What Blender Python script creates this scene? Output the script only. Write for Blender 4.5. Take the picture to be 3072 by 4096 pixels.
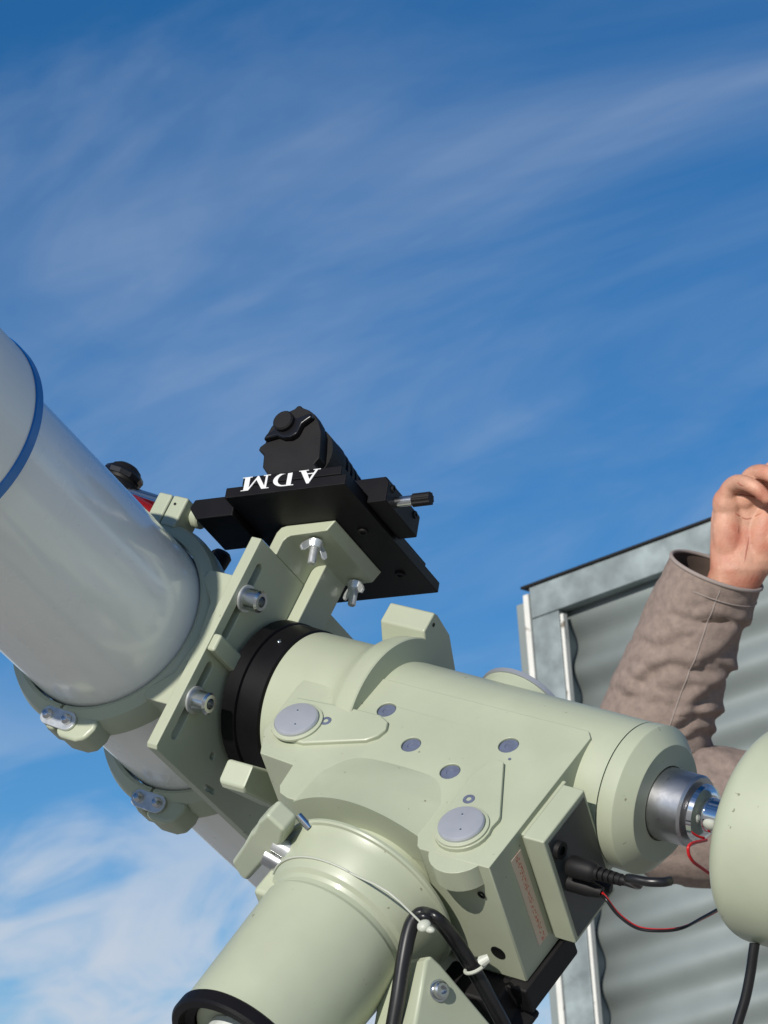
import bpy, bmesh, math, random
from mathutils import Vector, Matrix, noise
random.seed(7)
R = math.radians
for o in list(bpy.data.objects): bpy.data.objects.remove(o)
scn = bpy.context.scene
COL = scn.collection

# ------------------------------------------------------------------ camera
PITCH, ROLL, CAMZ = R(12.5), R(2.5), 1.0
FPX = 14078.6                      # focal length in pixels of a 3072 px wide picture
fwd = Vector((0, math.cos(PITCH), math.sin(PITCH)))
r0, u0 = Vector((1, 0, 0)), Vector((0, -math.sin(PITCH), math.cos(PITCH)))
CR = r0 * math.cos(ROLL) - u0 * math.sin(ROLL)
CU = r0 * math.sin(ROLL) + u0 * math.cos(ROLL)
CB = -fwd
CPOS = Vector((0, 0, CAMZ))
def dirw(v):                       # x right, y down, z toward the viewer -> world direction
    return CR * v[0] - CU * v[1] + CB * v[2]
cam = bpy.data.cameras.new('camera'); camo = bpy.data.objects.new('camera', cam); COL.objects.link(camo)
camo.matrix_world = Matrix(((CR.x, CU.x, CB.x, 0), (CR.y, CU.y, CB.y, 0), (CR.z, CU.z, CB.z, CAMZ), (0, 0, 0, 1)))
cam.sensor_fit = 'HORIZONTAL'; cam.sensor_width = 36; cam.lens = 36 * FPX / 3072
cam.clip_start = .05; cam.clip_end = 5000
cam.dof.use_dof = True; cam.dof.focus_distance = 2.5; cam.dof.aperture_fstop = 55
scn.camera = camo
scn.render.resolution_x, scn.render.resolution_y = 768, 1024

# axes of the mount: declination axis, face normal, polar axis, tube axis
vD = dirw((.79976, .17516, .57420)); vN = dirw((-.25422, -.76767, .58826)); vP = dirw((-.54384, .61644, .56942))
vT = dirw((-.42888, -.50257, .75066)); vE = dirw((-.42006, .84661, .32681))
ORG = CPOS + dirw((-.16753, .12291, -2.70794))

# ------------------------------------------------------------------ light
OFF1, OFF3 = 8.8, 30.2
sund = (vT - .010 * vD).normalized()       # the telescope is turned to the sun
elev = math.asin(sund.z); azim = math.atan2(sund.x, sund.y)
sl = bpy.data.lights.new('sun', 'SUN'); sl.energy = 4.2; sl.angle = R(.53); sl.color = (1, .95, .87)
so = bpy.data.objects.new('sun', sl); COL.objects.link(so)
so.location = (0, 0, 30); so.rotation_euler = (-sund).to_track_quat('-Z', 'Y').to_euler()
w = bpy.data.worlds.new('World'); scn.world = w; w.use_nodes = True
nt = w.node_tree; nt.nodes.clear()
def wn(t, **k):
    n = nt.nodes.new(t)
    for a, b in k.items(): setattr(n, a, b)
    return n
sky = wn('ShaderNodeTexSky', sky_type='NISHITA', sun_disc=False, sun_elevation=elev, sun_rotation=azim,
         altitude=2300, air_density=1.0, dust_density=1.3, ozone_density=4.0)
bg = wn('ShaderNodeBackground'); bg.inputs[1].default_value = .104
out = wn('ShaderNodeOutputWorld')
tc = wn('ShaderNodeTexCoord')
hs = wn('ShaderNodeHueSaturation'); hs.inputs['Saturation'].default_value = 1.24; hs.inputs['Value'].default_value = .82
nt.links.new(sky.outputs[0], hs.inputs['Color'])
sep = wn('ShaderNodeSeparateXYZ'); nt.links.new(tc.outputs['Generated'], sep.inputs[0])
def wm(op, a, b=None, c=None):
    n = wn('ShaderNodeMath', operation=op)
    for i, v in enumerate((a, b, c)):
        if v is None: continue
        if isinstance(v, (int, float)): n.inputs[i].default_value = v
        else: nt.links.new(v, n.inputs[i])
    return n.outputs[0]
zz = wm('ADD', wm('MAXIMUM', sep.outputs[2], 0.0), .16)
cu, cv_ = wm('DIVIDE', sep.outputs[0], zz), wm('DIVIDE', sep.outputs[1], zz)
cmb = wn('ShaderNodeCombineXYZ'); nt.links.new(cu, cmb.inputs[0]); nt.links.new(cv_, cmb.inputs[1])
def cloud(rot, sx, sy, scale, detail, dist, lo, hi, off):
    mp = wn('ShaderNodeMapping', vector_type='TEXTURE'); mp.inputs['Rotation'].default_value = (0, 0, R(rot)); mp.inputs['Scale'].default_value = (sx, sy, 1)
    mp.inputs['Location'].default_value = (off, off * .7, 0)
    nt.links.new(cmb.outputs[0], mp.inputs[0])
    nz = wn('ShaderNodeTexNoise'); nz.inputs['Scale'].default_value = scale; nz.inputs['Detail'].default_value = detail
    nz.inputs['Distortion'].default_value = dist; nz.inputs['Roughness'].default_value = .55
    nt.links.new(mp.outputs[0], nz.inputs['Vector'])
    mr = wn('ShaderNodeMapRange'); mr.interpolation_type = 'SMOOTHSTEP'
    mr.inputs[1].default_value = lo; mr.inputs[2].default_value = hi
    nt.links.new(nz.outputs[0], mr.inputs[0]); return mr.outputs[0]
c1 = cloud(-53, .95, .50, 1.0, 6, 1.5, .39, .72, OFF1)       # broad veils
c2 = cloud(-50, .50, .12, 1.0, 9, 1.3, .34, .74, 9.4)      # fine fibres
c3 = cloud(-72, .60, .24, 1.0, 8, 1.1, .36, .60, OFF3)     # low banks
low = wn('ShaderNodeMapRange'); low.interpolation_type = 'SMOOTHSTEP'
low.inputs[1].default_value = .19; low.inputs[2].default_value = .09; nt.links.new(sep.outputs[2], low.inputs[0])
amt = wm('ADD', wm('ADD', wm('MULTIPLY', c1, .19), wm('MULTIPLY', wm('MULTIPLY', c2, c1), .15)), wm('MULTIPLY', wm('MULTIPLY', c3, low.outputs[0]), .85))
mixc = wn('ShaderNodeMix', data_type='RGBA'); mixc.inputs['B'].default_value = (5.1, 5.85, 6.9, 1)
nt.links.new(hs.outputs[0], mixc.inputs['A']); nt.links.new(amt, mixc.inputs['Factor'])
nt.links.new(mixc.outputs['Result'], bg.inputs[0]); nt.links.new(bg.outputs[0], out.inputs[0])
scn.view_settings.view_transform = 'Standard'; scn.view_settings.look = 'None'
scn.view_settings.exposure = 0; scn.view_settings.gamma = 1; scn.view_settings.use_curve_mapping = False
scn.render.engine = 'CYCLES'

# ------------------------------------------------------------------ materials
def mat(name, col, rough=.5, metal=0, coat=0, var=0, vscale=30, bump=0, bscale=300, spec=.5, dirt=None, dscale=60, dlo=.66, dhi=.72, aniso=0, sub=0, smudge=0):
    m = bpy.data.materials.new(name); m.use_nodes = True
    t = m.node_tree; b = t.nodes['Principled BSDF']; N = t.nodes.new; L = t.links.new
    b.inputs['Base Color'].default_value = (*col, 1); b.inputs['Roughness'].default_value = rough
    b.inputs['Metallic'].default_value = metal; b.inputs['Coat Weight'].default_value = coat; b.inputs['Coat Roughness'].default_value = .12
    b.inputs['Specular IOR Level'].default_value = spec
    if sub:
        b.inputs['Subsurface Weight'].default_value = sub; b.inputs['Subsurface Radius'].default_value = (.012, .005, .003); b.inputs['Subsurface Scale'].default_value = .6
    tcn = N('ShaderNodeTexCoord'); src = tcn.outputs['Object']; cur = None
    if var:
        nz = N('ShaderNodeTexNoise'); nz.inputs['Scale'].default_value = vscale; nz.inputs['Detail'].default_value = 6; L(src, nz.inputs['Vector'])
        rp = N('ShaderNodeValToRGB'); a = [max(0, c * (1 - var)) for c in col]; d = [min(1, c * (1 + var)) for c in col]
        rp.color_ramp.elements[0].position = .3; rp.color_ramp.elements[1].position = .7
        rp.color_ramp.elements[0].color = (*a, 1); rp.color_ramp.elements[1].color = (*d, 1)
        L(nz.outputs[0], rp.inputs[0]); cur = rp.outputs[0]
        mr = N('ShaderNodeMapRange'); mr.inputs[3].default_value = max(.02, rough - .08); mr.inputs[4].default_value = min(1, rough + .08)
        L(nz.outputs[0], mr.inputs[0]); L(mr.outputs[0], b.inputs['Roughness'])
    if dirt:
        n2 = N('ShaderNodeTexNoise'); n2.inputs['Scale'].default_value = dscale; n2.inputs['Detail'].default_value = 3; L(src, n2.inputs['Vector'])
        m2 = N('ShaderNodeMapRange'); m2.inputs[1].default_value = dlo; m2.inputs[2].default_value = dhi; L(n2.outputs[0], m2.inputs[0])
        mx = N('ShaderNodeMix'); mx.data_type = 'RGBA'; mx.inputs['B'].default_value = (*dirt, 1)
        if cur: L(cur, mx.inputs['A'])
        else: mx.inputs['A'].default_value = (*col, 1)
        L(m2.outputs[0], mx.inputs['Factor']); cur = mx.outputs['Result']
    if smudge:
        n4 = N('ShaderNodeTexNoise'); n4.inputs['Scale'].default_value = 9; n4.inputs['Detail'].default_value = 8; n4.inputs['Roughness'].default_value = .68; n4.inputs['Distortion'].default_value = 1.4; L(src, n4.inputs['Vector'])
        m4 = N('ShaderNodeMapRange'); m4.interpolation_type = 'SMOOTHSTEP'; m4.inputs[1].default_value = .48; m4.inputs[2].default_value = .72; m4.inputs[4].default_value = smudge; L(n4.outputs[0], m4.inputs[0])
        x4 = N('ShaderNodeMix'); x4.data_type = 'RGBA'; x4.inputs['B'].default_value = (.34, .33, .27, 1)
        if cur: L(cur, x4.inputs['A'])
        else: x4.inputs['A'].default_value = (*col, 1)
        L(m4.outputs[0], x4.inputs['Factor']); cur = x4.outputs['Result']
    if cur: L(cur, b.inputs['Base Color'])
    if bump:
        n3 = N('ShaderNodeTexNoise'); n3.inputs['Scale'].default_value = bscale; n3.inputs['Detail'].default_value = 3; L(src, n3.inputs['Vector'])
        bp = N('ShaderNodeBump'); bp.inputs['Strength'].default_value = bump; bp.inputs['Distance'].default_value = .001
        L(n3.outputs[0], bp.inputs['Height']); L(bp.outputs[0], b.inputs['Normal'])
    return m
M = {
 'cream': mat('pale_green_enamel', (.396, .430, .316), .42, var=.06, vscale=16, smudge=.16, bump=.035, bscale=900, dirt=(.20, .20, .13), dscale=170, dlo=.73, dhi=.76, coat=.10),
 'creamb': mat('pale_green_plastic', (.42, .455, .345), .45, var=.03, vscale=30, bump=.06, bscale=700),
 'tube': mat('white_tube_enamel', (.90, .91, .88), .28, var=.03, vscale=14, coat=1.0, smudge=.05, dirt=(.32, .33, .32), dscale=150, dlo=.765, dhi=.78),
 'shield': mat('dew_shield_enamel', (.87, .88, .84), .38, var=.02, vscale=7, coat=.2),
 'blue': mat('blue_band_enamel', (.010, .165, .50), .38, coat=.2),
 'black': mat('black_anodised', (.0045, .004, .005), .46, var=.2, vscale=40, bump=.06, bscale=800, spec=.22),
 'blackm': mat('black_matt_plastic', (.0075, .0068, .0072), .58, var=.25, vscale=50, bump=.1, bscale=600, spec=.3),
 'rubber': mat('black_cable_rubber', (.010, .010, .011), .33, var=.2, vscale=60),
 'lens': mat('dark_lens_rubber', (.007, .007, .009), .28),
 'white': mat('white_lettering', (.70, .70, .70), .5),
 'tie': mat('white_nylon', (.46, .48, .41), .45),
 'silver': mat('satin_silver_cap', (.50, .52, .56), .38, metal=.5, var=.03, vscale=60, bump=.05, bscale=900),
 'slate': mat('blue_grey_screw_paint', (.11, .13, .19), .45, var=.12, vscale=200),
 'steel': mat('bright_steel', (.58, .59, .60), .24, metal=1, var=.10, vscale=90),
 'brushed': mat('turned_steel', (.50, .50, .51), .36, metal=1, var=.14, vscale=50, bump=.05, bscale=420, dirt=(.24, .22, .19), dscale=120, dlo=.64, dhi=.74),
 'chrome': mat('polished_chrome', (.72, .73, .75), .10, metal=1),
 'zinc': mat('zinc_plated_steel', (.66, .68, .68), .34, metal=.65, var=.12, vscale=160),
 'galv': mat('galvanised_steel', (.235, .275, .28), .55, metal=.3, var=.36, vscale=24, bump=.15, bscale=70, dirt=(.17, .20, .205), dscale=9, dlo=.45, dhi=.75),
 'galvs': mat('galvanised_sheet', (.245, .28, .275), .6, metal=.15, var=.15, vscale=7, bump=.12, bscale=50, dirt=(.18, .205, .20), dscale=3, dlo=.42, dhi=.72),
 'trim': mat('chipped_paint_and_glint_white', (.64, .635, .59), .6, var=.05, vscale=30, dirt=(.20, .17, .13), dscale=24, dlo=.56, dhi=.62),
 'fabric': mat('taupe_canvas', (.262, .203, .172), .88, var=.15, vscale=140, bump=.7, bscale=900, spec=.2),
 'lining': mat('brown_lining', (.085, .062, .050), .9, var=.15, vscale=60, spec=.2),
 'stitch': mat('taupe_stitching', (.30, .25, .225), .9),
 'skin': mat('skin', (.56, .30, .205), .50, var=.16, vscale=70, bump=.5, bscale=520, sub=.10, dirt=(.47, .17, .11), dscale=30, dlo=.44, dhi=.70, spec=.35),
 'crease': mat('skin_crease', (.36, .12, .075), .6),
 'denim': mat('dark_cloth', (.03, .04, .06), .9, var=.2, vscale=40),
 'leather': mat('boot_leather', (.05, .03, .02), .6, var=.2, vscale=40),
 'hair': mat('dark_hair', (.02, .013, .009), .5, var=.3, vscale=200),
 'red': mat('red_wire_insulation', (.50, .012, .016), .38),
 'reda': mat('red_anodised', (.36, .012, .014), .32, metal=.5),
 'sticker': None, 'panel': mat('dark_connector_panel', (.045, .05, .05), .35, var=.2, vscale=40),
 'glass': mat('eyepiece_glass', (.55, .58, .55), .12, coat=.6, var=.25, vscale=90),
 'grey': mat('grey_cap_rim', (.36, .38, .42), .4, metal=.4),
}
def sticker():
    m = bpy.data.materials.new('printed_sticker'); m.use_nodes = True; t = m.node_tree; b = t.nodes['Principled BSDF']; N = t.nodes.new; L = t.links.new
    b.inputs['Roughness'].default_value = .4
    tcn = N('ShaderNodeTexCoord'); mp = N('ShaderNodeMapping'); mp.inputs['Scale'].default_value = (1, 420, 1500); L(tcn.outputs['Object'], mp.inputs[0])
    nz = N('ShaderNodeTexNoise'); nz.inputs['Scale'].default_value = 1; nz.inputs['Detail'].default_value = 1; L(mp.outputs[0], nz.inputs['Vector'])
    mr = N('ShaderNodeMapRange'); mr.inputs[1].default_value = .5; mr.inputs[2].default_value = .58; L(nz.outputs[0], mr.inputs[0])
    sp = N('ShaderNodeSeparateXYZ'); L(tcn.outputs['Object'], sp.inputs[0])
    # lines of print only in the middle band of the sticker
    a = N('ShaderNodeMath'); a.operation = 'COMPARE'; L(sp.outputs[2], a.inputs[0]); a.inputs[1].default_value = .1115; a.inputs[2].default_value = .0022
    c = N('ShaderNodeMath'); c.operation = 'MULTIPLY'; L(a.outputs[0], c.inputs[0]); L(mr.outputs[0], c.inputs[1])
    mx = N('ShaderNodeMix'); mx.data_type = 'RGBA'; mx.inputs['A'].default_value = (.62, .50, .40, 1); mx.inputs['B'].default_value = (.55, .12, .07, 1)
    L(c.outputs[0], mx.inputs['Factor']); L(mx.outputs['Result'], b.inputs['Base Color']); return m
M['sticker'] = sticker()

# ------------------------------------------------------------------ helpers
def box(bm, x0, x1, y0, y1, z0, z1):
    v = [bm.verts.new(p) for p in ((x0, y0, z0), (x1, y0, z0), (x1, y1, z0), (x0, y1, z0), (x0, y0, z1), (x1, y0, z1), (x1, y1, z1), (x0, y1, z1))]
    for f in ((0, 3, 2, 1), (4, 5, 6, 7), (0, 1, 5, 4), (1, 2, 6, 5), (2, 3, 7, 6), (3, 0, 4, 7)): bm.faces.new([v[i] for i in f])
    return bm
def ax3(axis, s, a, b):      # axis coordinate s, other two (cyclic) a, b
    return {0: (s, a, b), 1: (b, s, a), 2: (a, b, s)}[axis]
def lathe(bm, prof, axis=0, c=(0, 0), seg=72, ang=None, cap=True):
    """prof: (s, r) along the axis; c: centre in the two cyclic other axes"""
    full = ang is None
    n = seg if full else max(2, int(seg * abs(ang[1] - ang[0]) / 360))
    rows = []
    for s, r in prof:
        if r <= 1e-7 and full:
            rows.append([bm.verts.new(ax3(axis, s, c[0], c[1]))]); continue
        row = []
        for i in range(n if full else n + 1):
            t = (2 * math.pi * i / n) if full else R(ang[0] + (ang[1] - ang[0]) * i / n)
            row.append(bm.verts.new(ax3(axis, s, c[0] + r * math.cos(t), c[1] + r * math.sin(t))))
        rows.append(row)
    for a, b in zip(rows, rows[1:]):
        m = max(len(a), len(b)); cnt = m if full else m - 1
        for i in range(cnt):
            j = (i + 1) % m
            q = []
            for vv in ((a[i] if len(a) > 1 else a[0]), (a[j] if len(a) > 1 else a[0]), (b[j] if len(b) > 1 else b[0]), (b[i] if len(b) > 1 else b[0])):
                if vv not in q: q.append(vv)
            if len(q) >= 3: bm.faces.new(q)
    if not full and cap:
        for k in (0, -1):
            try: bm.faces.new([r[k] for r in rows])
            except ValueError: pass
    return bm
def ring(bm, prof, axis, c=(0, 0), seg=72, ang=None):   # closed profile loop
    return lathe(bm, list(prof) + [prof[0]], axis, c, seg, ang) if ang is None else lathe_loop(bm, prof, axis, c, seg, ang)
def lathe_loop(bm, prof, axis, c, seg, ang):
    n = max(3, int(seg * abs(ang[1] - ang[0]) / 360)); rows = []
    for s, r in prof:
        rows.append([bm.verts.new(ax3(axis, s, c[0] + r * math.cos(R(ang[0] + (ang[1] - ang[0]) * i / n)), c[1] + r * math.sin(R(ang[0] + (ang[1] - ang[0]) * i / n)))) for i in range(n + 1)])
    for a, b in zip(rows, rows[1:] + rows[:1]):
        for i in range(n): bm.faces.new((a[i], a[i + 1], b[i + 1], b[i]))
    for k in (0, -1): bm.faces.new([r[k] for r in rows])
    return bm
def prism(bm, pts, axis, lo, hi, holes=()):
    loops = []
    for P_ in [pts] + list(holes):
        vs = [bm.verts.new(ax3(axis, lo, a, b)) for a, b in P_]
        es = [bm.edges.new((vs[i], vs[(i + 1) % len(vs)])) for i in range(len(vs))]
        loops.append((vs, es))
    res = bmesh.ops.triangle_fill(bm, use_beauty=True, use_dissolve=False, edges=[e for l in loops for e in l[1]])
    fs = [f for f in res['geom'] if isinstance(f, bmesh.types.BMFace)]
    d = Vector(ax3(axis, hi - lo, 0, 0))
    ex = bmesh.ops.extrude_face_region(bm, geom=fs)
    bmesh.ops.translate(bm, verts=[v for v in ex['geom'] if isinstance(v, bmesh.types.BMVert)], vec=d)
    if not holes:
        pass
    return bm
def capsule2(p, q, r, n=10):   # 2-D stadium outline
    ang = math.atan2(q[1] - p[1], q[0] - p[0]); o = []
    for i in range(n + 1): t = ang - math.pi / 2 + math.pi * i / n; o.append((q[0] + r * math.cos(t), q[1] + r * math.sin(t)))
    for i in range(n + 1): t = ang + math.pi / 2 + math.pi * i / n; o.append((p[0] + r * math.cos(t), p[1] + r * math.sin(t)))
    return o
def circ2(c, r, n=24): return [(c[0] + r * math.cos(2 * math.pi * i / n), c[1] + r * math.sin(2 * math.pi * i / n)) for i in range(n)]
def catmull(pts, n=8):
    pts = [Vector(p) for p in pts]; P_ = [2 * pts[0] - pts[1]] + pts + [2 * pts[-1] - pts[-2]]; o = []
    for i in range(1, len(P_) - 2):
        a, b, c, d = P_[i - 1:i + 3]
        for k in range(n):
            t = k / n; o.append(.5 * ((2 * b) + (c - a) * t + (2 * a - 5 * b + 4 * c - d) * t * t + (3 * b - a - 3 * c + d) * t ** 3))
    return o + [pts[-1]]
def tube(bm, path, r, seg=12, cap=True):
    path = [Vector(p) for p in path]; rr = r if isinstance(r, (list, tuple)) else [r] * len(path)
    t0 = (path[1] - path[0]).normalized(); up = Vector((0, 0, 1)) if abs(t0.z) < .9 else Vector((1, 0, 0))
    nrm = t0.cross(up).normalized(); rows = []
    for i, p in enumerate(path):
        t = (path[min(i + 1, len(path) - 1)] - path[max(i - 1, 0)]).normalized()
        nrm = (nrm - t * nrm.dot(t)).normalized(); bn = t.cross(nrm)
        rows.append([bm.verts.new(p + (nrm * math.cos(2 * math.pi * k / seg) + bn * math.sin(2 * math.pi * k / seg)) * rr[i]) for k in range(seg)])
    for a, b in zip(rows, rows[1:]):
        for k in range(seg): bm.faces.new((a[k], a[(k + 1) % seg], b[(k + 1) % seg], b[k]))
    if cap: bm.faces.new(rows[0]); bm.faces.new(rows[-1])
    return bm
def ellipsoid(bm, c, r, seg=20, rot=None):
    m = Matrix.Translation(c) @ (rot.to_4x4() if rot else Matrix()) @ Matrix.Diagonal((*r, 1))
    bmesh.ops.create_uvsphere(bm, u_segments=seg, v_segments=seg // 2, radius=1, matrix=m)
def obj(name, bm, m, parent=None, bevel=0, sharp=32, mw=None, seg=2):
    bmesh.ops.remove_doubles(bm, verts=bm.verts, dist=1e-7)
    bmesh.ops.recalc_face_normals(bm, faces=bm.faces)
    me = bpy.data.meshes.new(name); bm.to_mesh(me); bm.free()
    for p in me.polygons: p.use_smooth = True
    me.set_sharp_from_angle(angle=R(sharp))
    if m: me.materials.append(M[m] if isinstance(m, str) else m)
    o = bpy.data.objects.new(name, me); COL.objects.link(o)
    if parent is not None:
        o.parent = parent
        if 'off' in parent: o.location = -Vector(parent['off'])
    if mw is not None: o.matrix_world = mw
    if bevel:
        b = o.modifiers.new('bevel', 'BEVEL'); b.width = bevel; b.segments = seg; b.limit_method = 'ANGLE'; b.angle_limit = R(38); b.harden_normals = True
    return o
def tag(o, label, cat, group=None, kind=None):
    if label: o['label'] = label
    if cat: o['category'] = cat
    if group: o['group'] = group
    if kind: o['kind'] = kind
    return o
def frame(x, y, z, o):
    return Matrix(((x.x, y.x, z.x, o.x), (x.y, y.y, z.y, o.y), (x.z, y.z, z.z, o.z), (0, 0, 0, 1)))
FM = frame(vD, vN, vP, ORG)          # mount: x = dec axis, y = face normal, z = polar axis (down)
FT = frame(vD, vT, vE, ORG)          # telescope: x = dec axis, y = tube axis, z = down across the plate
PSI = R(18.5)
vA = vD * math.cos(PSI) - vE * math.sin(PSI); vU = -(vE * math.cos(PSI) + vD * math.sin(PSI))
FA = frame(vA, -vT, vU, FT @ Vector((.1009, .069, -.1134)))   # black saddle: x across, y back, z up
def thing(name, F, base, label, cat, group=None):
    e = bpy.data.objects.new(name, None); COL.objects.link(e); e.empty_display_size = .05
    e.matrix_world = F @ Matrix.Translation(base); e['off'] = tuple(base)
    return tag(e, label, cat, group)
def B(): return bmesh.new()
def at(x, y, depth):                 # a picture point at a distance along the view
    return CPOS + dirw(((x - 1536) / FPX * depth, (y - 2048) / FPX * depth, -depth))
def screw(name, F_parent, axis, s0, c, r, h, m='steel', sgn=1, socket=True):
    bm = B(); e = .12 * h
    pr = [(s0, 0), (s0, r), (s0 + sgn * (h - e), r), (s0 + sgn * h, r - e)]
    if socket: pr += [(s0 + sgn * h, r * .5), (s0 + sgn * h * .45, r * .5), (s0 + sgn * h * .45, 0)]
    else: pr += [(s0 + sgn * h, 0)]
    lathe(bm, pr, axis, c, 20)
    return obj(name, bm, m, F_parent)

# ------------------------------------------------------------------ ground and corrugated shed
bm = B(); n = 40
for i in range(n + 1):
    for j in range(n + 1):
        x = (i / n * 2 - 1); y = (j / n * 2 - 1); x, y = x * abs(x) * 900, y * abs(y) * 900
        bm.verts.new((x, y, (noise.noise(Vector((x * .02, y * .02, 0))) * .4 - .0) if max(abs(x), abs(y)) > 15 else 0))
bm.verts.ensure_lookup_table()
for i in range(n):
    for j in range(n): bm.faces.new([bm.verts[a] for a in (i * (n + 1) + j, (i + 1) * (n + 1) + j, (i + 1) * (n + 1) + j + 1, i * (n + 1) + j + 1)])
M['soil'] = mat('dry_gravel_soil', (.43, .41, .36), .95, var=.35, vscale=3, bump=.8, bscale=25)
g = obj('ground', bm, 'soil'); g['kind'] = 'structure'

def vdir_from_px(p, q, nrm, p0):     # in-plane direction through two picture points of a plane
    def hit(px):
        d = (at(px[0], px[1], 1) - CPOS); return CPOS + d * ((p0 - CPOS).dot(nrm) / d.dot(nrm))
    return hit(p), hit(q)
w0 = at(2085, 2375, 5.8)
wn_ = Vector((-math.sin(R(33)), -math.cos(R(33)), 0))
pa, pb = vdir_from_px((2092, 2360), (2835, 2087), wn_, w0)
wx = (pb - pa).normalized(); wz = wn_.cross(wx).normalized() * -1
if wz.z < 0: wz = -wz
FS = frame(wx, wz.cross(wx), wz, pa)       # x along the sloping rail, z up across it, y away from the viewer (right-handed)
yb = 1 if (FS.to_3x3() @ Vector((0, 1, 0))).dot(wn_) < 0 else -1
def sx(px):                                # picture -> in-plane (x, z)
    h, _ = vdir_from_px(px, px, wn_, w0); l = FS.inverted() @ h; return l.x, l.z
WL = 2.6
th = math.atan2((FS.to_3x3().inverted() @ Vector((0, 0, -1))).x, -(FS.to_3x3().inverted() @ Vector((0, 0, -1))).z)
pp0, pp1 = sx((2092, 2360)), sx((2205, 3690))
lean = (pp1[0] - pp0[0]) / (pp0[1] - pp1[1])          # the left edge runs slightly right going down
shed = thing('corrugated_shed', FS, (0, 0, 0), 'galvanised shed wall of corrugated sheet in a flat steel frame', 'shed')
HH = 2.7
def slant(bm, x0, x1, z0, z1, y0, y1):
    v = [bm.verts.new((x + lean * (-z), y, z)) for z in (z0, z1) for y in (y0, y1) for x in (x0, x1)]
    for f in ((0, 1, 3, 2), (4, 6, 7, 5), (0, 4, 5, 1), (2, 3, 7, 6), (0, 2, 6, 4), (1, 5, 7, 3)): bm.faces.new([v[i] for i in f])
    return bm
RW = .052; PW0 = .0115; PW1 = .064; DEP = .062 * yb
bm = B(); NU, NV = 12, 400
z_top, z_bot, amp, pitch = -RW + .012, -HH, .0118, .086
rows = []
for k in range(NV + 1):
    z = z_top + (z_bot - z_top) * k / NV
    y = (.042 + amp * math.cos(2 * math.pi * (z + .02) / pitch)) * yb
    rows.append([bm.verts.new((PW1 - .008 + lean * (-z) + (WL - PW1) * i / NU, y + .002 * noise.noise(Vector((i * .7, k * .05, 1))), z)) for i in range(NU + 1)])
for a, b in zip(rows, rows[1:]):
    for i in range(NU): bm.faces.new((a[i], a[i + 1], b[i + 1], b[i]))
p = obj('corrugated_sheet', bm, 'galvs', shed, sharp=60)
s = p.modifiers.new('thickness', 'SOLIDIFY'); s.thickness = .0012; s.offset = -yb
obj('top_rail', slant(B(), PW0, WL, -RW, 0, 0, DEP), 'galv', shed, bevel=.0015)
obj('post', slant(B(), PW0, PW1, -HH, -RW - .0008, .0004 * yb, DEP), 'galv', shed, bevel=.0015)
obj('roof_edge', slant(B(), -.003, WL + .02, .001, .0055, -.004 * yb, .9 * yb), 'blackm', shed, bevel=.001)
obj('sun_glint_strip', slant(B(), .0005, PW0 - .0006, -HH, -.010, -.004 * yb, DEP * .6), 'trim', shed, bevel=.001)  # near-white strip added for the sun glint on the post's bevel
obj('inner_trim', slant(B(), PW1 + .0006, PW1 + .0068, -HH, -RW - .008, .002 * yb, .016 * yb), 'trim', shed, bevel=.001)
obj('side_wall', slant(B(), -.018, -.0005, -HH, -.02, .004 * yb, 1.6 * yb), 'galvs', shed, bevel=.001)

# ------------------------------------------------------------------ refractor telescope
tel = thing('refractor_telescope', FT, (0, -.26, 0), 'large white refractor tube with a blue band behind its dew shield', 'telescope')
bm = lathe(B(), [(-.26, .05), (-.26, .073), (-.258, .075), (.352, .075)], 1, seg=128)
obj('main_tube', bm, 'tube', tel)
bm = lathe(B(), [(.3455, .0752), (.3455, .0872), (.3470, .0885), (.64, .0885), (.645, .0875), (.645, .0845), (.36, .0845)], 1, seg=128)
ds = obj('dew_shield', bm, 'shield', tel)
bm = lathe(B(), [(.3430, .0756), (.3430, .0886), (.3442, .0898), (.3520, .0898), (.3528, .0887)], 1, seg=128)
obj('blue_band', bm, 'blue', ds)
obj('inner_baffle', lathe(B(), [(.3995, .0842), (.6425, .0842)], 1, seg=96), 'blackm', ds)
bm = lathe(B(), [(.40, 0), (.40, .0840)], 1, seg=64); obj('objective_lens', bm, 'lens', tel)
bm = lathe(B(), [(-.262, 0), (-.262, .058), (-.30, .052), (-.34, .05), (-.345, .035), (-.37, .034), (-.372, 0)], 1, seg=64)
obj('focuser', bm, 'black', tel)

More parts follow.
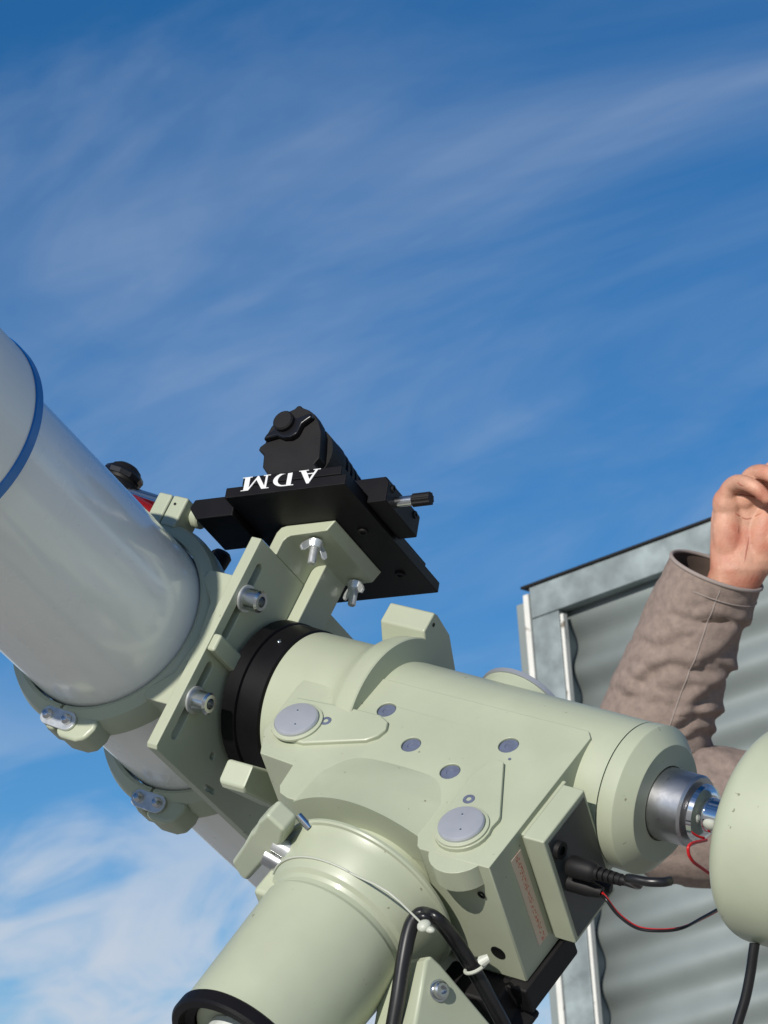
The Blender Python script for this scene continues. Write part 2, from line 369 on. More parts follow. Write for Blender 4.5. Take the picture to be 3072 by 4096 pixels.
# tube cradle: two split rings
cra = thing('tube_cradle', FT, (.09, 0, 0), 'pale green cradle of two split rings clamping the white tube', 'cradle')
def ringprof(t0): return [(t0 - .030, .0765), (t0 - .0305, .085), (t0 - .026, .0885), (t0 - .013, .0895), (t0 - .005, .0868), (t0 + .0002, .0795), (t0 - .0008, .0768), (t0 - .003, .0763)]
for t0 in (.09, -.05):
    # axis 1: cyclic coordinates are (z, x) -> angle 90 deg is +x (plate side)
    h = obj('ring_half', ring(B(), ringprof(t0), 1, seg=160, ang=(1, 179)), 'cream', cra)
    bm = B(); prism(bm, [(-.0555, .066), (-.0555, .0904), (.0555, .0904), (.0555, .066), (.047, .064), (.03, .081), (0, .0865), (-.03, .081), (-.047, .064)], 1, t0 - .0295, t0 - .0004)
    obj('saddle_block', bm, 'cream', h, bevel=.0012)
    bm = B(); prism(bm, [(.080, .0012), (.0965, .0012), (.1005, .006), (.1005, .022), (.097, .030), (.088, .034), (.080, .034)], 1, t0 - .0265, t0 - .0036)
    obj('latch_lug', bm, 'cream', h, bevel=.003, seg=3)
    h2 = obj('ring_half', ring(B(), ringprof(t0), 1, seg=160, ang=(181, 359)), 'cream', cra)
    bm = B(); prism(bm, [(.080, -.0012), (.0965, -.0012), (.0965, -.008), (.090, -.018), (.080, -.024)], 1, t0 - .0265, t0 - .0036)
    obj('latch_lug', bm, 'cream', h2, bevel=.003, seg=3)
    bm = B(); prism(bm, capsule2((.0872, -.0088), (.0882, .0098), .0075), 1, t0 - .0032, t0 - .0008)
    lp = obj('latch_plate', bm, 'zinc', cra, bevel=.0004)
    for cx in (-.0088, .0098):
        bm = lathe(B(), [(t0 - .0006, 0), (t0 - .0006, .0042), (t0 + .0012, .0042), (t0 + .0036, .0026), (t0 + .0042, 0)], 1, (.0875, cx), 20)
        obj('screw', bm, 'steel', lp)
    for s_, lo, hi in ((1, .0010, .0155), (-1, -.0135, -.0002)):
        bm = box(B(), lo, hi, t0 - .025, t0 - .0006, -.108, -.082)
        hb = obj('hinge_block', bm, 'cream', h if s_ > 0 else h2, bevel=.0018, seg=3)
    bm = lathe(B(), [(.0158, 0), (.0158, .0062), (.0185, .0062), (.0187, .0088), (.0238, .0088), (.0250, .0076), (.0250, 0)], 0, (t0 - .0155, -.1005), 28)
    obj('hinge_knob', bm, 'cream', h)
    bm = lathe(B(), [(t0 + .0001, 0), (t0 + .0001, .0011)], 1, (-.1005, .0066), 14); obj('set_screw', bm, 'blackm', h)
bm = lathe(B(), [(-.080, 0), (-.080, .006), (-.094, .008), (-.101, .0085), (-.104, .006), (-.104, 0)], 2, (.003, .008), 24)
obj('clamp_knob', bm, 'blackm', cra)

# finder behind the tube
fin = thing('finder_bracket', FT, (-.02, .07, -.10), 'small black knobbed finder with red collar behind the white tube', 'finder')
bm = B(); q = FT.to_3x3()
prof = [(s_ * .86 - .0095, r_ * .82) for s_, r_ in [(-.146, 0), (-.146, .010), (-.143, .0145), (-.136, .0175), (-.129, .0165), (-.127, .0185), (-.119, .0195), (-.111, .0185), (-.108, .014), (-.106, .009), (-.106, 0)]]
lathe(bm, prof, 2, (-.079, .060), 40); obj('finder_head', bm, 'blackm', fin, sharp=50)
bm = lathe(B(), [(-.1290, .0138), (-.1290, .0158), (-.1265, .0168), (-.1228, .0160), (-.1228, .0138)], 2, (-.079, .060), 11); obj('finder_grip', bm, 'lens', fin)
obj('finder_rod', tube(B(), [(-.083, .060, -.112), (-.058, .066, -.1110), (-.0137, .080, -.1030)], .0050, 16), 'chrome', fin)
obj('red_collar', tube(B(), [(-.048, .072, -.100), (-.030, .080, -.0945), (-.0137, .080, -.0915)], [.0075, .0070, .0062], 20), 'reda', fin)
obj('finder_screw', tube(B(), [(-.034, .085, -.095), (-.020, .085, -.0855)], .0018, 10), 'zinc', fin)

# mounting plate with bracket
pla = thing('mounting_plate', FT, (.1, 0, 0), 'thick pale green plate with two bolt slots beside the black ring', 'mounting plate')
SL = ((-.0725, -.0082), (.0122, .0770))
out_ = [(.093, -.0875), (.093, .0890), (.0905, .0915), (-.150, .0915), (-.150, -.0875)]
holes = [capsule2((.0797, a + .0038), (.0797, b - .0038), .0038) for a, b in SL] + [circ2((.0286, .0648), .0028, 12), capsule2((.019, .0862), (.009, .0850), .0022, 5)]
bm = B(); prism(bm, out_, 0, .0905, .100, holes)
pl_ = obj('plate', bm, 'cream', pla, bevel=.0008)
bm = box(B(), .0998, .1072, .038, .0927, -.0065, .0075); obj('plate_rib', bm, 'cream', pla, bevel=.002, seg=3)
for (a, b), ez in zip(SL, (-.0440, .0430)):
    bm = lathe(B(), [(.1002, .0045), (.1002, .0104), (.1018, .0104), (.1018, .0045)], 0, (.0782, ez), 32)
    bw = obj('washer', bm, 'zinc', pla)
    bb = screw('bolt', pla, 0, .1020, (.0782, ez), .0084, .0135)
    bm = lathe(B(), [(.055, 0), (.055, .003), (.1019, .003)], 0, (.0782, ez), 12); obj('bolt_shank', bm, 'steel', bb)
bm = box(B(), .0998, .1105, -.0112, .0225, -.1110, -.02); obj('bracket_web', bm, 'cream', pla, bevel=.0012)
# tilted flange with wing nuts
def add_in(F, name, bm, m, parent, **k):
    o = obj(name, bm, m, None, **k); o.parent = parent; o.matrix_parent_inverse = parent.matrix_world.inverted() if False else Matrix()
    o.matrix_basis = (PWM[parent.name]).inverted() @ F
    return o
PWM = {}
def reg(e, F, base): PWM[e.name] = F @ Matrix.Translation(base)
reg(pla, FT, (.1, 0, 0))
bm = B(); prism(bm, [(-.0876, .0906), (-.1050, .0906), (-.1098, .0925), (-.1122, .0965), (-.1254, .1360), (-.1155, .1327), (-.1050, .1040), (-.1030, .1016), (-.0990, .0999), (-.0876, .0999)], 1, -.0105, .0690)
fl = obj('bracket_flange', bm, 'cream', pla, bevel=.0010)
def wingnut(F, parent, x, y, z, rot, name='wing_nut'):
    bm = B(); lathe(bm, [(z, 0), (z, .0062), (z - .006, .0048), (z - .0062, 0)], 2, (x, y), 20)
    for s_ in (1, -1):
        c, s2 = math.cos(rot) * s_, math.sin(rot) * s_
        pts = [(.003, -.001), (.0055, 0), (.0110, -.0055), (.0122, -.0090), (.0102, -.0115), (.0075, -.0102), (.0040, -.0050)]
        vs = []
        for k in (-.0011, .0011):
            vs.append([bm.verts.new((x + a * c - k * s2, y + a * s2 + k * c, z + b)) for a, b in pts])
        bm.faces.new(vs[0]); bm.faces.new(vs[1])
        for i in range(len(pts)): j = (i + 1) % len(pts); bm.faces.new((vs[0][i], vs[0][j], vs[1][j], vs[1][i]))
    o = add_in(F, name, bm, 'zinc', parent, bevel=.0004)
    bm = lathe(B(), [(z - .005, 0), (z - .005, .0031), (z - .0185, .0031), (z - .0192, .0024), (z - .0192, 0)], 2, (x, y), 16)
    o2 = add_in(F, 'threaded_stud', bm, 'zinc', parent); return o
wingnut(FA, pla, .0165, .0100, -.0104, R(62)); wingnut(FA, pla, .0185, .0745, -.0104, R(-25))

# ------------------------------------------------------------------ black dovetail saddle with its lettering
sad = thing('dovetail_saddle', FA, (0, 0, .0005), 'flat black dovetail saddle plate lettered ADM on its front edge', 'dovetail saddle')
reg(sad, FA, (0, 0, .0005))
FRY = -.046
bm = box(B(), -.034, .067, FRY, .118, .0005, .0095); obj('base_plate', bm, 'black', sad, bevel=.0008)
bm = box(B(), -.0205, .0625, FRY - .0005, .10, .0094, .0168); obj('raised_deck', bm, 'black', sad, bevel=.0008)
bm = B(); prism(bm, [(.0130, -.0345), (.0130, -.070), (.006, -.0735), (-.0045, -.066), (-.0045, -.0345)], 1, -.030, .018); obj('clamp_jaw', bm, 'black', sad, bevel=.001)
bm = B(); prism(bm, [(.0258, .052), (.0258, .0805), (.022, .0835), (.0045, .0835), (.0045, .0675), (.0100, .0675)], 1, -.012, .043); obj('clamp_jaw', bm, 'black', sad, bevel=.001)
# lettering: serif capitals drawn as outlines, standing upside down on the front edge
def glyph_polys():
    A_ = [[(0, 0), (3.2, 0), (3.2, .45), (2.25, .55), (2.9, 2.45), (5.7, 2.45), (6.35, .55), (5.2, .45), (5.2, 0), (9.4, 0), (9.4, .45), (8.6, .55), (5.3, 9.6), (4.35, 9.6), (1.2, .55), (0, .45)]]
    Ah = [(3.15, 3.1), (5.45, 3.1), (4.3, 6.6)]
    D_ = [(0, 0), (4.4, 0)]
    for i in range(15): t = -math.pi / 2 + math.pi * i / 14; D_.append((4.4 + 4.9 * math.cos(t), 4.75 + 4.75 * math.sin(t)))
    D_ += [(0, 9.5), (0, 9.05), (1.2, 8.95), (1.2, .55), (0, .45)]
    Dh = [(3.2, .75), (4.3, .75)]
    for i in range(13): t = -math.pi / 2 + math.pi * i / 12; Dh.append((4.3 + 3.0 * math.cos(t), 4.75 + 4.0 * math.sin(t)))
    Dh += [(3.2, 8.75)]
    Mg = [(0, 0), (3.1, 0), (3.1, .45), (2.1, .55), (2.1, 7.6), (5.2, 0), (5.7, 0), (9.0, 7.7), (9.0, .55), (8.0, .45), (8.0, 0), (12.3, 0), (12.3, .45), (11.2, .55), (11.2, 8.95), (12.3, 9.05), (12.3, 9.5), (9.0, 9.5), (6.05, 2.6), (3.2, 9.5), (0, 9.5), (0, 9.05), (1.2, 8.95), (1.2, .55), (0, .45)]
    return [('A', A_[0], [Ah], 0), ('D', D_, [Dh], 11.0), ('M', Mg, [], 21.8)]
sc_x, sc_z = .0655 / 34.1, .0118 / 9.6
for ch, outl, hs_, x0 in glyph_polys():
    f = lambda p: ((.0160 - p[1] * sc_z), .0452 - (p[0] + x0) * sc_x)     # rotated by 180 degrees: (z, x)
    bm = B(); prism(bm, [f(p) for p in outl], 1, FRY - .0011, FRY - .0004, [[f(p) for p in h] for h in hs_])
    o = obj('letter', bm, 'white', sad); o['label'] = 'white serif capital ' + ch
bm = lathe(B(), [(.083, 0), (.083, .0041), (.0970, .0041), (.0970, 0)], 0, (.0045, .0125), 24); obj('knob_shaft', bm, 'steel', sad)
bm = B(); pr = []
for i in range(36):
    rr = .0052 if i % 4 < 2 else .0045
    pr.append((.0045 + rr * math.cos(2 * math.pi * i / 36), .0125 + rr * math.sin(2 * math.pi * i / 36)))
prism(bm, pr, 0, .0971, .1120); obj('clamp_knob', bm, 'blackm', sad, bevel=.0006)

for yy in (-.004, .034):
    screw('screw', sad, 0, .0834, (yy, .0190), .0030, .0012, 'blackm')
for xx, yy in ((-.020, .02), (.050, .02), (-.020, .085), (.050, .085)):
    screw('screw', sad, 2, .0004, (xx, yy), .0040, .0016, 'blackm', -1)
# guide scope on the saddle
gui = thing('guide_scope', FA, (0, 0, .0168), 'blocky black guide scope with winged cap on the flat saddle', 'guide scope')
FG = -.025
ol = [(-14, 17), (-14.5, 32), (-19.5, 38.5), (-20.6, 50), (-26, 54.5), (-25, 57.5), (-21, 60.5), (-22, 66), (-18.5, 74.6), (-12, 82.6), (-6, 86.2), (-1, 88), (1, 90.3), (3.6, 90.3), (6, 88), (12, 85), (17.5, 80.5), (22.5, 73), (26, 64), (27.4, 53), (28.5, 41), (25, 36), (29, 31), (29, 17)]
bm = B(); prism(bm, [(b / 1000, a / 1000) for a, b in ol], 1, FG, FG + .011); hd = obj('front_housing', bm, 'blackm', gui, bevel=.0022, seg=3)
bm = B(); prism(bm, [(b / 1000, a / 1000) for a, b in [(-20.5, 60), (-18.5, 64.5), (-12.5, 67.5), (-11.5, 74), (-7, 79.5), (0, 80), (5, 75.5), (17.2, 79), (19, 75.2), (11, 69.3), (8, 61), (3, 58.5), (-3, 59), (-9, 62)]], 1, FG - .0055, FG - .0004)
obj('winged_cap', bm, 'lens', gui, bevel=.0016, seg=3)
bm = lathe(B(), [(FG - .010, 0), (FG - .010, .0072), (FG - .0088, .0084), (FG - .0057, .0084)], 1, (.0725, -.0036), 28); obj('cap_boss', bm, 'blackm', gui)
pr = [(FG + .0111, 0), (FG + .0111, .026), (FG + .028, .026)]
for i in range(9): y = FG + .030 + i * .009; pr += [(y, .0262 - .0008 * i), (y + .004, .0262 - .0008 * i), (y + .0045, .0238 - .0008 * i), (y + .0085, .0238 - .0008 * i)]
pr += [(FG + .115, .018), (FG + .115, 0)]
bm = lathe(B(), pr, 1, (.052, .006), 40); obj('ribbed_barrel', bm, 'blackm', gui)
bm = box(B(), -.004, .02, FG + .03, FG + .09, .0169, .034); obj('barrel_foot', bm, 'black', gui, bevel=.0015)

# ------------------------------------------------------------------ equatorial mount
mnt = thing('equatorial_mount', FM, (.301, 0, .30), 'pale green cast equatorial mount head with silver round caps', 'telescope mount')
bm = lathe(B(), [(.1003, 0), (.1003, .0540), (.1035, .0540), (.1037, .0600), (.1047, .0612), (.1165, .0612), (.1172, .0590), (.1185, .0590), (.1192, .0604), (.1375, .0598), (.1385, .058), (.1385, 0)], 0, seg=128)
br = obj('black_setting_ring', bm, 'black', mnt)
bm = lathe(B(), [(.128, .0600), (.1281, .0628), (.1285, 0)], 0, (0, 0), 6) if False else B()
a_ = R(62); ellipsoid(bm, (.128, .0604 * math.cos(R(-5)) , .0604 * math.sin(R(-5))), (.0018, .0014, .0018), 12); obj('ring_screw', bm, 'chrome', br)
# declination housing with worm flange
bm = lathe(B(), [(.1386, 0), (.1386, .0572), (.1398, .0586), (.185, .0586), (.193, .0592), (.2005, .0625), (.207, .0678), (.2125, .0705), (.2255, .0720), (.2265, .0712), (.2268, .054), (.232, .0546), (.4305, .0526), (.4305, 0)], 0, seg=128)
dec = obj('declination_housing', bm, 'cream', mnt, sharp=40)
bm = B(); prism(bm, [(.030, -.046), (.0545, -.0545), (.0590, -.0705), (.054, -.0735), (.030, -.079), (.0, -.0735), (-.03, -.064), (0, -.04)], 0, .186, .2266)
obj('worm_cover', bm, 'cream', dec, bevel=.0016, seg=3)
bm = lathe(B(), [(.2266, 0), (.2269, .0016)], 0, (.0512, -.0655), 12); obj('set_screw', bm, 'blackm', dec)
bm = lathe(B(), [(0.4311, 0), (0.4311, .0522), (0.4318, .0527), (0.4436, .0531), (0.4441, .05305), (0.4445, .0527), (0.4449, .0523), (0.4534, .0428), (0.4538, .0424), (0.4542, .0420), (0.4546, .0414), (0.4546, .0268), (0.4520, .0262), (0.4520, 0)], 0, seg=128)
cap_ = obj('declination_end_cap', bm, 'cream', mnt, sharp=14)
bm = lathe(B(), [(0.4522, 0), (0.4522, .0258), (0.4785, .0254), (0.4805, .0240), (0.4805, .0172), (0.4808, .0168), (0.4840, .0150), (0.4848, .0135), (0.4848, 0)], 0, seg=72); co = obj('shaft_collar', bm, 'brushed', mnt)
bm = lathe(B(), [(.4836, .0105), (.4836, .0205), (.4872, .0198), (.4895, .0170), (.4905, .0132), (.4905, .0105)], 0, seg=64); obj('collar_nut', bm, 'chrome', co)
bm = lathe(B(), [(.486, 0), (.486, .0122), (.74, .0122), (.742, .0112), (.742, 0)], 0, seg=48); sh = obj('counterweight_shaft', bm, 'chrome', mnt)
bm = B(); ellipsoid(bm, (.4985, .0045, .0122), (.0055, .0048, .0030), 14); obj('shaft_tape', bm, 'tie', sh)

# main body casting
body = [(.168, .0), (.1665, .03), (.1705, .076), (.182, .0968), (.2135, .0992), (.2165, .120), (.2215, .1265), (.2300, .1290), (.3440, .1300), (.3490, .1380), (.3530, .1405), (.4020, .1400), (.4090, .1400), (.4100, .139), (.4100, .006), (.4050, .0005), (.23, .0)]
PLUGS = ((.3566, .0311, .0071), (.3302, .0675, .0071), (.2869, .0531, .0069), (.2480, .0278, .0068))
def body_prism(pts, lo, hi, holes=()): return prism(B(), [(z, x) for x, z in pts], 1, lo, hi, holes)   # axis 1 cyclic (z, x)
bd = obj('body_casting', body_prism(body, -.056, .0550, [circ2((z, x), r + .0003, 28) for x, z, r in PLUGS]), 'cream', mnt, bevel=.0008, seg=2)
cw_ = [(.2155, .0), (.2155, .1000), (.2185, .123)]
# rounded lip under the lower disc
lipo = [(.352, .120)] + [(.3805 + .0225 * math.cos(R(t)), .1310 + .0225 * math.sin(R(t))) for t in range(170, 10, -12)] + [(.402, .120)]
obj('front_lip', body_prism(lipo, .0365, .0546), 'cream', bd, bevel=.0018, seg=3)
lobe1 = [(.176, .040), (.172, .068), (.178, .076), (.191, .0805), (.2095, .0800), (.254, .0625), (.2605, .0560), (.2625, .0480), (.2590, .0405), (.2500, .0365), (.22, .037)]
obj('clutch_cover', body_prism(lobe1, .052, .0584), 'cream', bd, bevel=.0016, seg=3)
lobe2 = [(.3545, .0530), (.3600, .0490), (.3655, .0500), (.3925, .0970), (.3935, .1005)] + [(.3735 + .0205 * math.cos(R(t)), .1155 + .0205 * math.sin(R(t))) for t in range(-20, 181, 15)] + [(.3525, .110), (.350, .070)]
obj('clutch_cover', body_prism(lobe2, .052, .0584), 'cream', bd, bevel=.0016, seg=3)
for (x, z) in ((.1940, .0640), (.3733, .1157)):
    bm = lathe(B(), [(.0583, 0), (.0583, .0192), (.0600, .0192), (.0604, .0184), (.0604, 0)], 1, (z, x), 56); obj('cap_seat', bm, 'cream', bd)
    bm = lathe(B(), [(.0602, 0), (.0602, .0164), (.0622, .0166), (.0634, .0158), (.0637, .0145), (.0638, 0)], 1, (z, x), 56); rc = obj('round_cap', bm, 'silver', mnt)
    for dx, dz in ((-.003, -.007), (.004, .006)):
        bm = lathe(B(), [(.0636, 0), (.0636, .0009), (.0641, .0007), (.0642, 0)], 1, (z + dz, x + dx), 10); obj('sparkle_bead', bm, 'chrome', rc)  # tiny chrome beads added to give the caps their sparkles
for (x, z, r, y) in [(*q, .0538) for q in PLUGS] + [(.3620, .0900, .0045, .0586), (.2136, .0552, .0043, .0586)]:
    bm = lathe(B(), [(y - .02, 0), (y - .02, r), (y - .0003, r), (y + .0001, r * .93), (y + .0002, r * .45), (y - .0004, r * .38), (y - .0004, 0)], 1, (z, x), 28); obj('plug_screw', bm, 'slate', mnt)
bm = lathe(B(), [(.0551, 0), (.0554, .0012)], 1, (.0435, .3655), 10); obj('drain_hole', bm, 'slate', bd)
# shallow bulge over the polar axis
bm = B(); NP_, ND = 22, 36; rows = []
for a in range(NP_ + 1):
    p_ = .0735 + (.1302 - .0735) * a / NP_; h_ = (max(0, a / NP_)) ** .85 * .0165; row = []
    hw = .030 + .024 * min(1, (a / NP_) * 2.2) ** .5
    for b in range(ND + 1):
        d_ = .2905 + (b / ND * 2 - 1) * (hw + .0015); k_ = 1 - ((d_ - .2905) / hw) ** 2
        row.append(bm.verts.new((d_, .0545 + h_ * k_, p_)))
    rows.append(row)
for a, b in zip(rows, rows[1:]):
    for k in range(ND): bm.faces.new((a[k], a[k + 1], b[k + 1], b[k]))
low_ = [bm.verts.new((v.co.x, .030, v.co.z)) for v in rows[-1]]
for k in range(ND): bm.faces.new((rows[-1][k], rows[-1][k + 1], low_[k + 1], low_[k]))
obj('axis_bulge', bm, 'cream', bd, sharp=40)
# polar (right ascension) housing
bm = lathe(B(), [(.100, 0), (.100, .046), (.1470, .046), (.1474, .0685), (.1484, .0702), (.1505, .0705), (.1520, .0698), (.1524, .0676), (.1536, .0668), (.1600, .0652), (.1815, .0590), (.1840, .0576), (.1862, .0546), (.1890, .0532), (.1930, .0536), (.1960, .0554), (.2030, .0552), (.2990, .0520), (.2990, 0)], 2, (.2965, .0), seg=128)
ra = obj('polar_housing', bm, 'cream', mnt, sharp=24)
bm = lathe(B(), [(.2992, .040), (.2992, .0526), (.3005, .0538), (.3090, .0538), (.3110, .0522), (.3115, .0470), (.3050, .0455), (.3020, .040)], 2, (.2965, .0), seg=96); pr_ = obj('polar_scope_ring', bm, 'black', ra)
bm = lathe(B(), [(.300, 0), (.300, .029), (.325, .0280), (.331, .025), (.333, 0)], 2, (.2965, .0), seg=64); obj('polar_scope_eyepiece', bm, 'glass', ra)
bm = B(); tube(bm, [(.265, .019, .3122), (.271, .015, .3122)], .0012, 8); obj('index_mark', bm, 'white', ra)
bm = lathe(B(), [(-.0500, 0), (-.0500, .0358), (-.0200, .0358), (-.0200, 0)], 2, (.3015, .001), seg=72); obj('polar_window_tube', bm, 'cream', mnt)
bm = lathe(B(), [(-.0545, 0), (-.0545, .0362), (-.0537, .0372), (-.0502, .0372), (-.0502, .0350)], 2, (.3015, .001), seg=72); obj('polar_window_cap', bm, 'grey', mnt)
# declination clutch bar and polar clutch lever
bm = B(); prism(bm, [(.0325, .0915), (.0245, .1075), (.0190, .1075), (-.026, .0790), (-.026, .060), (-.010, .058)], 0, .1405, .1640); obj('declination_clutch_bar', bm, 'creamb', mnt, bevel=.002, seg=3)
lv = [(.0826, .2500), (.0703, .2617), (.0560, .2545), (.0300, .2300), (.0021, .2042), (.0060, .1985), (.0181, .1954), (.0400, .2135), (.0575, .2265), (.0600, .2300), (.0720, .2385)]
bm = B(); prism(bm, [(x, y) for y, x in lv], 2, .1530, .1700); pl2 = obj('polar_clutch_lever', bm, 'creamb', mnt, bevel=.0032, seg=4)
bm = B(); tube(bm, [(.2330, .036, .168), (.2480, .0300, .168)], .0075, 18); obj('lever_bolt', bm, 'steel', pl2)
bm = B(); tube(bm, [(.2440, .0500, .166), (.2560, .0440, .166)], .0062, 18); obj('lever_nut', bm, 'zinc', pl2)
bm = B(); tube(bm, [(.2600, .0680, .1515), (.2690, .0605, .1535)], .0029, 14); obj('stop_pin', bm, 'chrome', mnt)
bm = box(B(), .2370, .2580, .004, .030, .160, .196); obj('clutch_pad', bm, 'cream', mnt, bevel=.004)
# connector box on the end face
bx = obj('connector_flange', box(B(), .4098, .4130, -.0480, .0505, .0455, .1010), 'cream', mnt, bevel=.0010)
bx2 = obj('connector_box', box(B(), .4134, .4310, -.0465, .0520, .0500, .1040), 'cream', mnt, bevel=.0014)
obj('connector_panel', box(B(), .4308, .4315, -.0430, .0475, .0530, .1000), 'panel', bx2)
bm = lathe(B(), [(.4312, .0030), (.4312, .0065), (.4350, .0062), (.4350, .0032)], 0, (.0350, .0930), 24); obj('socket', bm, 'blackm', bx2)
bm = lathe(B(), [(.4312, .0030), (.4312, .0065), (.4350, .0062), (.4350, .0032)], 0, (-.0300, .0640), 24); obj('socket', bm, 'blackm', bx2)
obj('warning_sticker', box(B(), .4099, .41035, -.0420, .0405, .1060, .1180), 'sticker', bd)
bm = lathe(B(), [(.1400, .0060), (.1404, .0058), (.1404, .0044), (.1402, .0040), (.1402, 0)], 2, (.3925, -.0330), 24); obj('drain_hole', bm, 'blackm', bd)
bm = lathe(B(), [(.1400, .0020), (.1412, .0032), (.1412, .0016), (.1398, .0016), (.1398, 0)], 2, (.3960, .0255), 16); obj('grub_screw', bm, 'blackm', bd)
# motor box below the body
mb = obj('motor_box', box(B(), .2700, .3860, -.1020, -.0565, .0700, .1360), 'creamb', mnt, bevel=.003)
bm = lathe(B(), [(.1362, .010), (.1372, .012), (.1372, .015), (.1362, .016)], 2, (.352, -.080), 32); obj('motor_seal', bm, 'grey', mb)
obj('cable_clip', box(B(), .3960, .4140, -.0790, -.0565, .0860, .1480), 'blackm', mnt, bevel=.002)
bm = B(); prism(bm, [(.345, -.058), (.398, -.0590), (.400, -.078), (.412, -.088), (.402, -.100), (.372, -.096), (.350, -.080)], 2, .1372, .1640); obj('cable_boot', bm, 'blackm', mnt, bevel=.003)

# altitude fork and pier, standing on the ground
up = Vector((0, 0, 1)); vH = (vP.cross(up)).normalized()
if vH.dot(vD) < 0: vH = -vH
RAP = FM @ Vector((.3015, .001, .21))
vF = up.cross(vH).normalized()
FW = frame(vH, vF, up, RAP)           # x = cheek normal, z = up, y = along the meridian
base = thing('mount_base', FW, (0, 0, -.16), 'pale green altitude fork carrying the mount head on its pier', 'mount base')
slp = (FW.to_3x3().inverted() @ vP); sg = 1 if slp.y > 0 else -1     # polar axis runs down toward sg*y
for s_ in (1, -1):
    bm = B(); prism(bm, [(.036, -.006), (.044, -.012), (.095, -.062), (.150, -.120), (.150, -.165), (-.060, -.165), (-.020, -.100), (.018, -.058), (.026, -.028), (.031, -.010)], 0, *((.0250, .0735) if s_ > 0 else (-.0735, -.0615)))
    ck = obj('fork_cheek', bm, 'cream', base, bevel=.0025, seg=3)
    lathe(bm := B(), [(s_ * .0736, 0), (s_ * .0736, .0078), (s_ * .0745, .0078), (s_ * .0746, .0064), (s_ * .0775, .0060), (s_ * .0785, .0048), (s_ * .0785, .0030), (s_ * .0758, .0028), (s_ * .0758, 0)], 0, (.041, -.030), 28); obj('pivot_bolt', bm, 'steel', ck)
obj('fork_bridge', box(B(), -.0612, .0250, -.020, .075, -.1650, -.0600), 'cream', base, bevel=.003)
obj('base_block', lathe(B(), [(-.158, 0), (-.158, .088), (-.160, .090), (-.205, .090), (-.208, .086), (-.208, 0)], 2, (0, .045), seg=72), 'cream', base)
pz = RAP.z - .2082; PB = RAP + vF * .045
pier = thing('pier', Matrix.Translation((PB.x, PB.y, 0)), (0, 0, 0), 'plain grey steel pier standing on the gravel below the mount', 'pier')
obj('column', lathe(B(), [(.012, 0), (.012, .075), (pz - .012, .075), (pz - .012, 0)], 2, seg=64), 'galv', pier)
obj('foot_plate', lathe(B(), [(0, 0), (0, .19), (.0118, .19), (.0118, 0)], 2, seg=64), 'galv', pier)
obj('head_plate', lathe(B(), [(pz - .0118, 0), (pz - .0118, .095), (pz - .0003, .095), (pz - .0003, 0)], 2, seg=64), 'galv', pier)

# counterweight
cwt = thing('counterweight', FM, (.6, 0, .0), 'fat rounded pale green counterweight drum on the chrome shaft', 'counterweight')
pr = [(.5300, .0126), (.5300, .0600)] + [(.5300 + .0165 * (1 - math.cos(R(t))), .0600 + .0165 * math.sin(R(t))) for t in range(10, 91, 10)] + [(.6400, .0765), (.648, .074), (.650, .068), (.650, .0126)]
obj('drum', lathe(B(), pr, 0, seg=128), 'cream', cwt, sharp=40)
bm = lathe(B(), [(.0764, 0), (.0764, .006), (.088, .0055), (.102, .0085), (.110, .0085), (.112, .006), (.112, 0)], 1, (.0, .60), 24); obj('locking_knob', bm, 'blackm', cwt)

# ------------------------------------------------------------------ cables and ties
def cable(name, pts, r, m, label, cat, group=None, n=10, seg=14):
    o = obj(name, tube(B(), catmull(pts, n), r, seg), m, None, sharp=80); return tag(o, label, cat, group)
def FMp(x, y, z): return FM @ Vector((x, y, z))
zc = lambda px, d: at(px[0], px[1], d)
c6 = lambda x, y: (1600 + x / 1.8433, 3100 + y / 1.8433)
c7 = lambda x, y: (2350 + x / 2.011, 2750 + y / 2.011)
tc_ = tag(obj('motor_cable', tube(B(), catmull([zc(c6(-60, 1900), 2.368), zc(c6(-15, 1640), 2.371), zc(c6(20, 1400), 2.375), zc(c6(62, 1180), 2.379), zc(c6(105, 1070), 2.380), zc(c6(180, 1018), 2.378), zc(c6(280, 1055), 2.368), zc(c6(400, 1190), 2.387), zc(c6(520, 1370), 2.395), zc(c6(640, 1580), 2.402), zc(c6(760, 1800), 2.411), zc(c6(820, 1950), 2.413)], 10), [.0054] * 46 + [.0054 - .0002 * i for i in range(8)] + [.0039] * 57, 14), 'rubber', None, sharp=80),
          'black cable looped beside the polar housing and held by white ties', 'cable')
tag(obj('thin_cable', tube(B(), catmull([zc(c6(120, 1045), 2.371), zc(c6(200, 1050), 2.367), zc(c6(290, 1110), 2.384), zc(c6(390, 1240), 2.393), zc(c6(500, 1415), 2.400), zc(c6(620, 1620), 2.407), zc(c6(770, 1900), 2.416)], 10), .0031, 12), 'rubber', None, sharp=80),
    'thin glossy cable running along the black looped cable', 'cable')
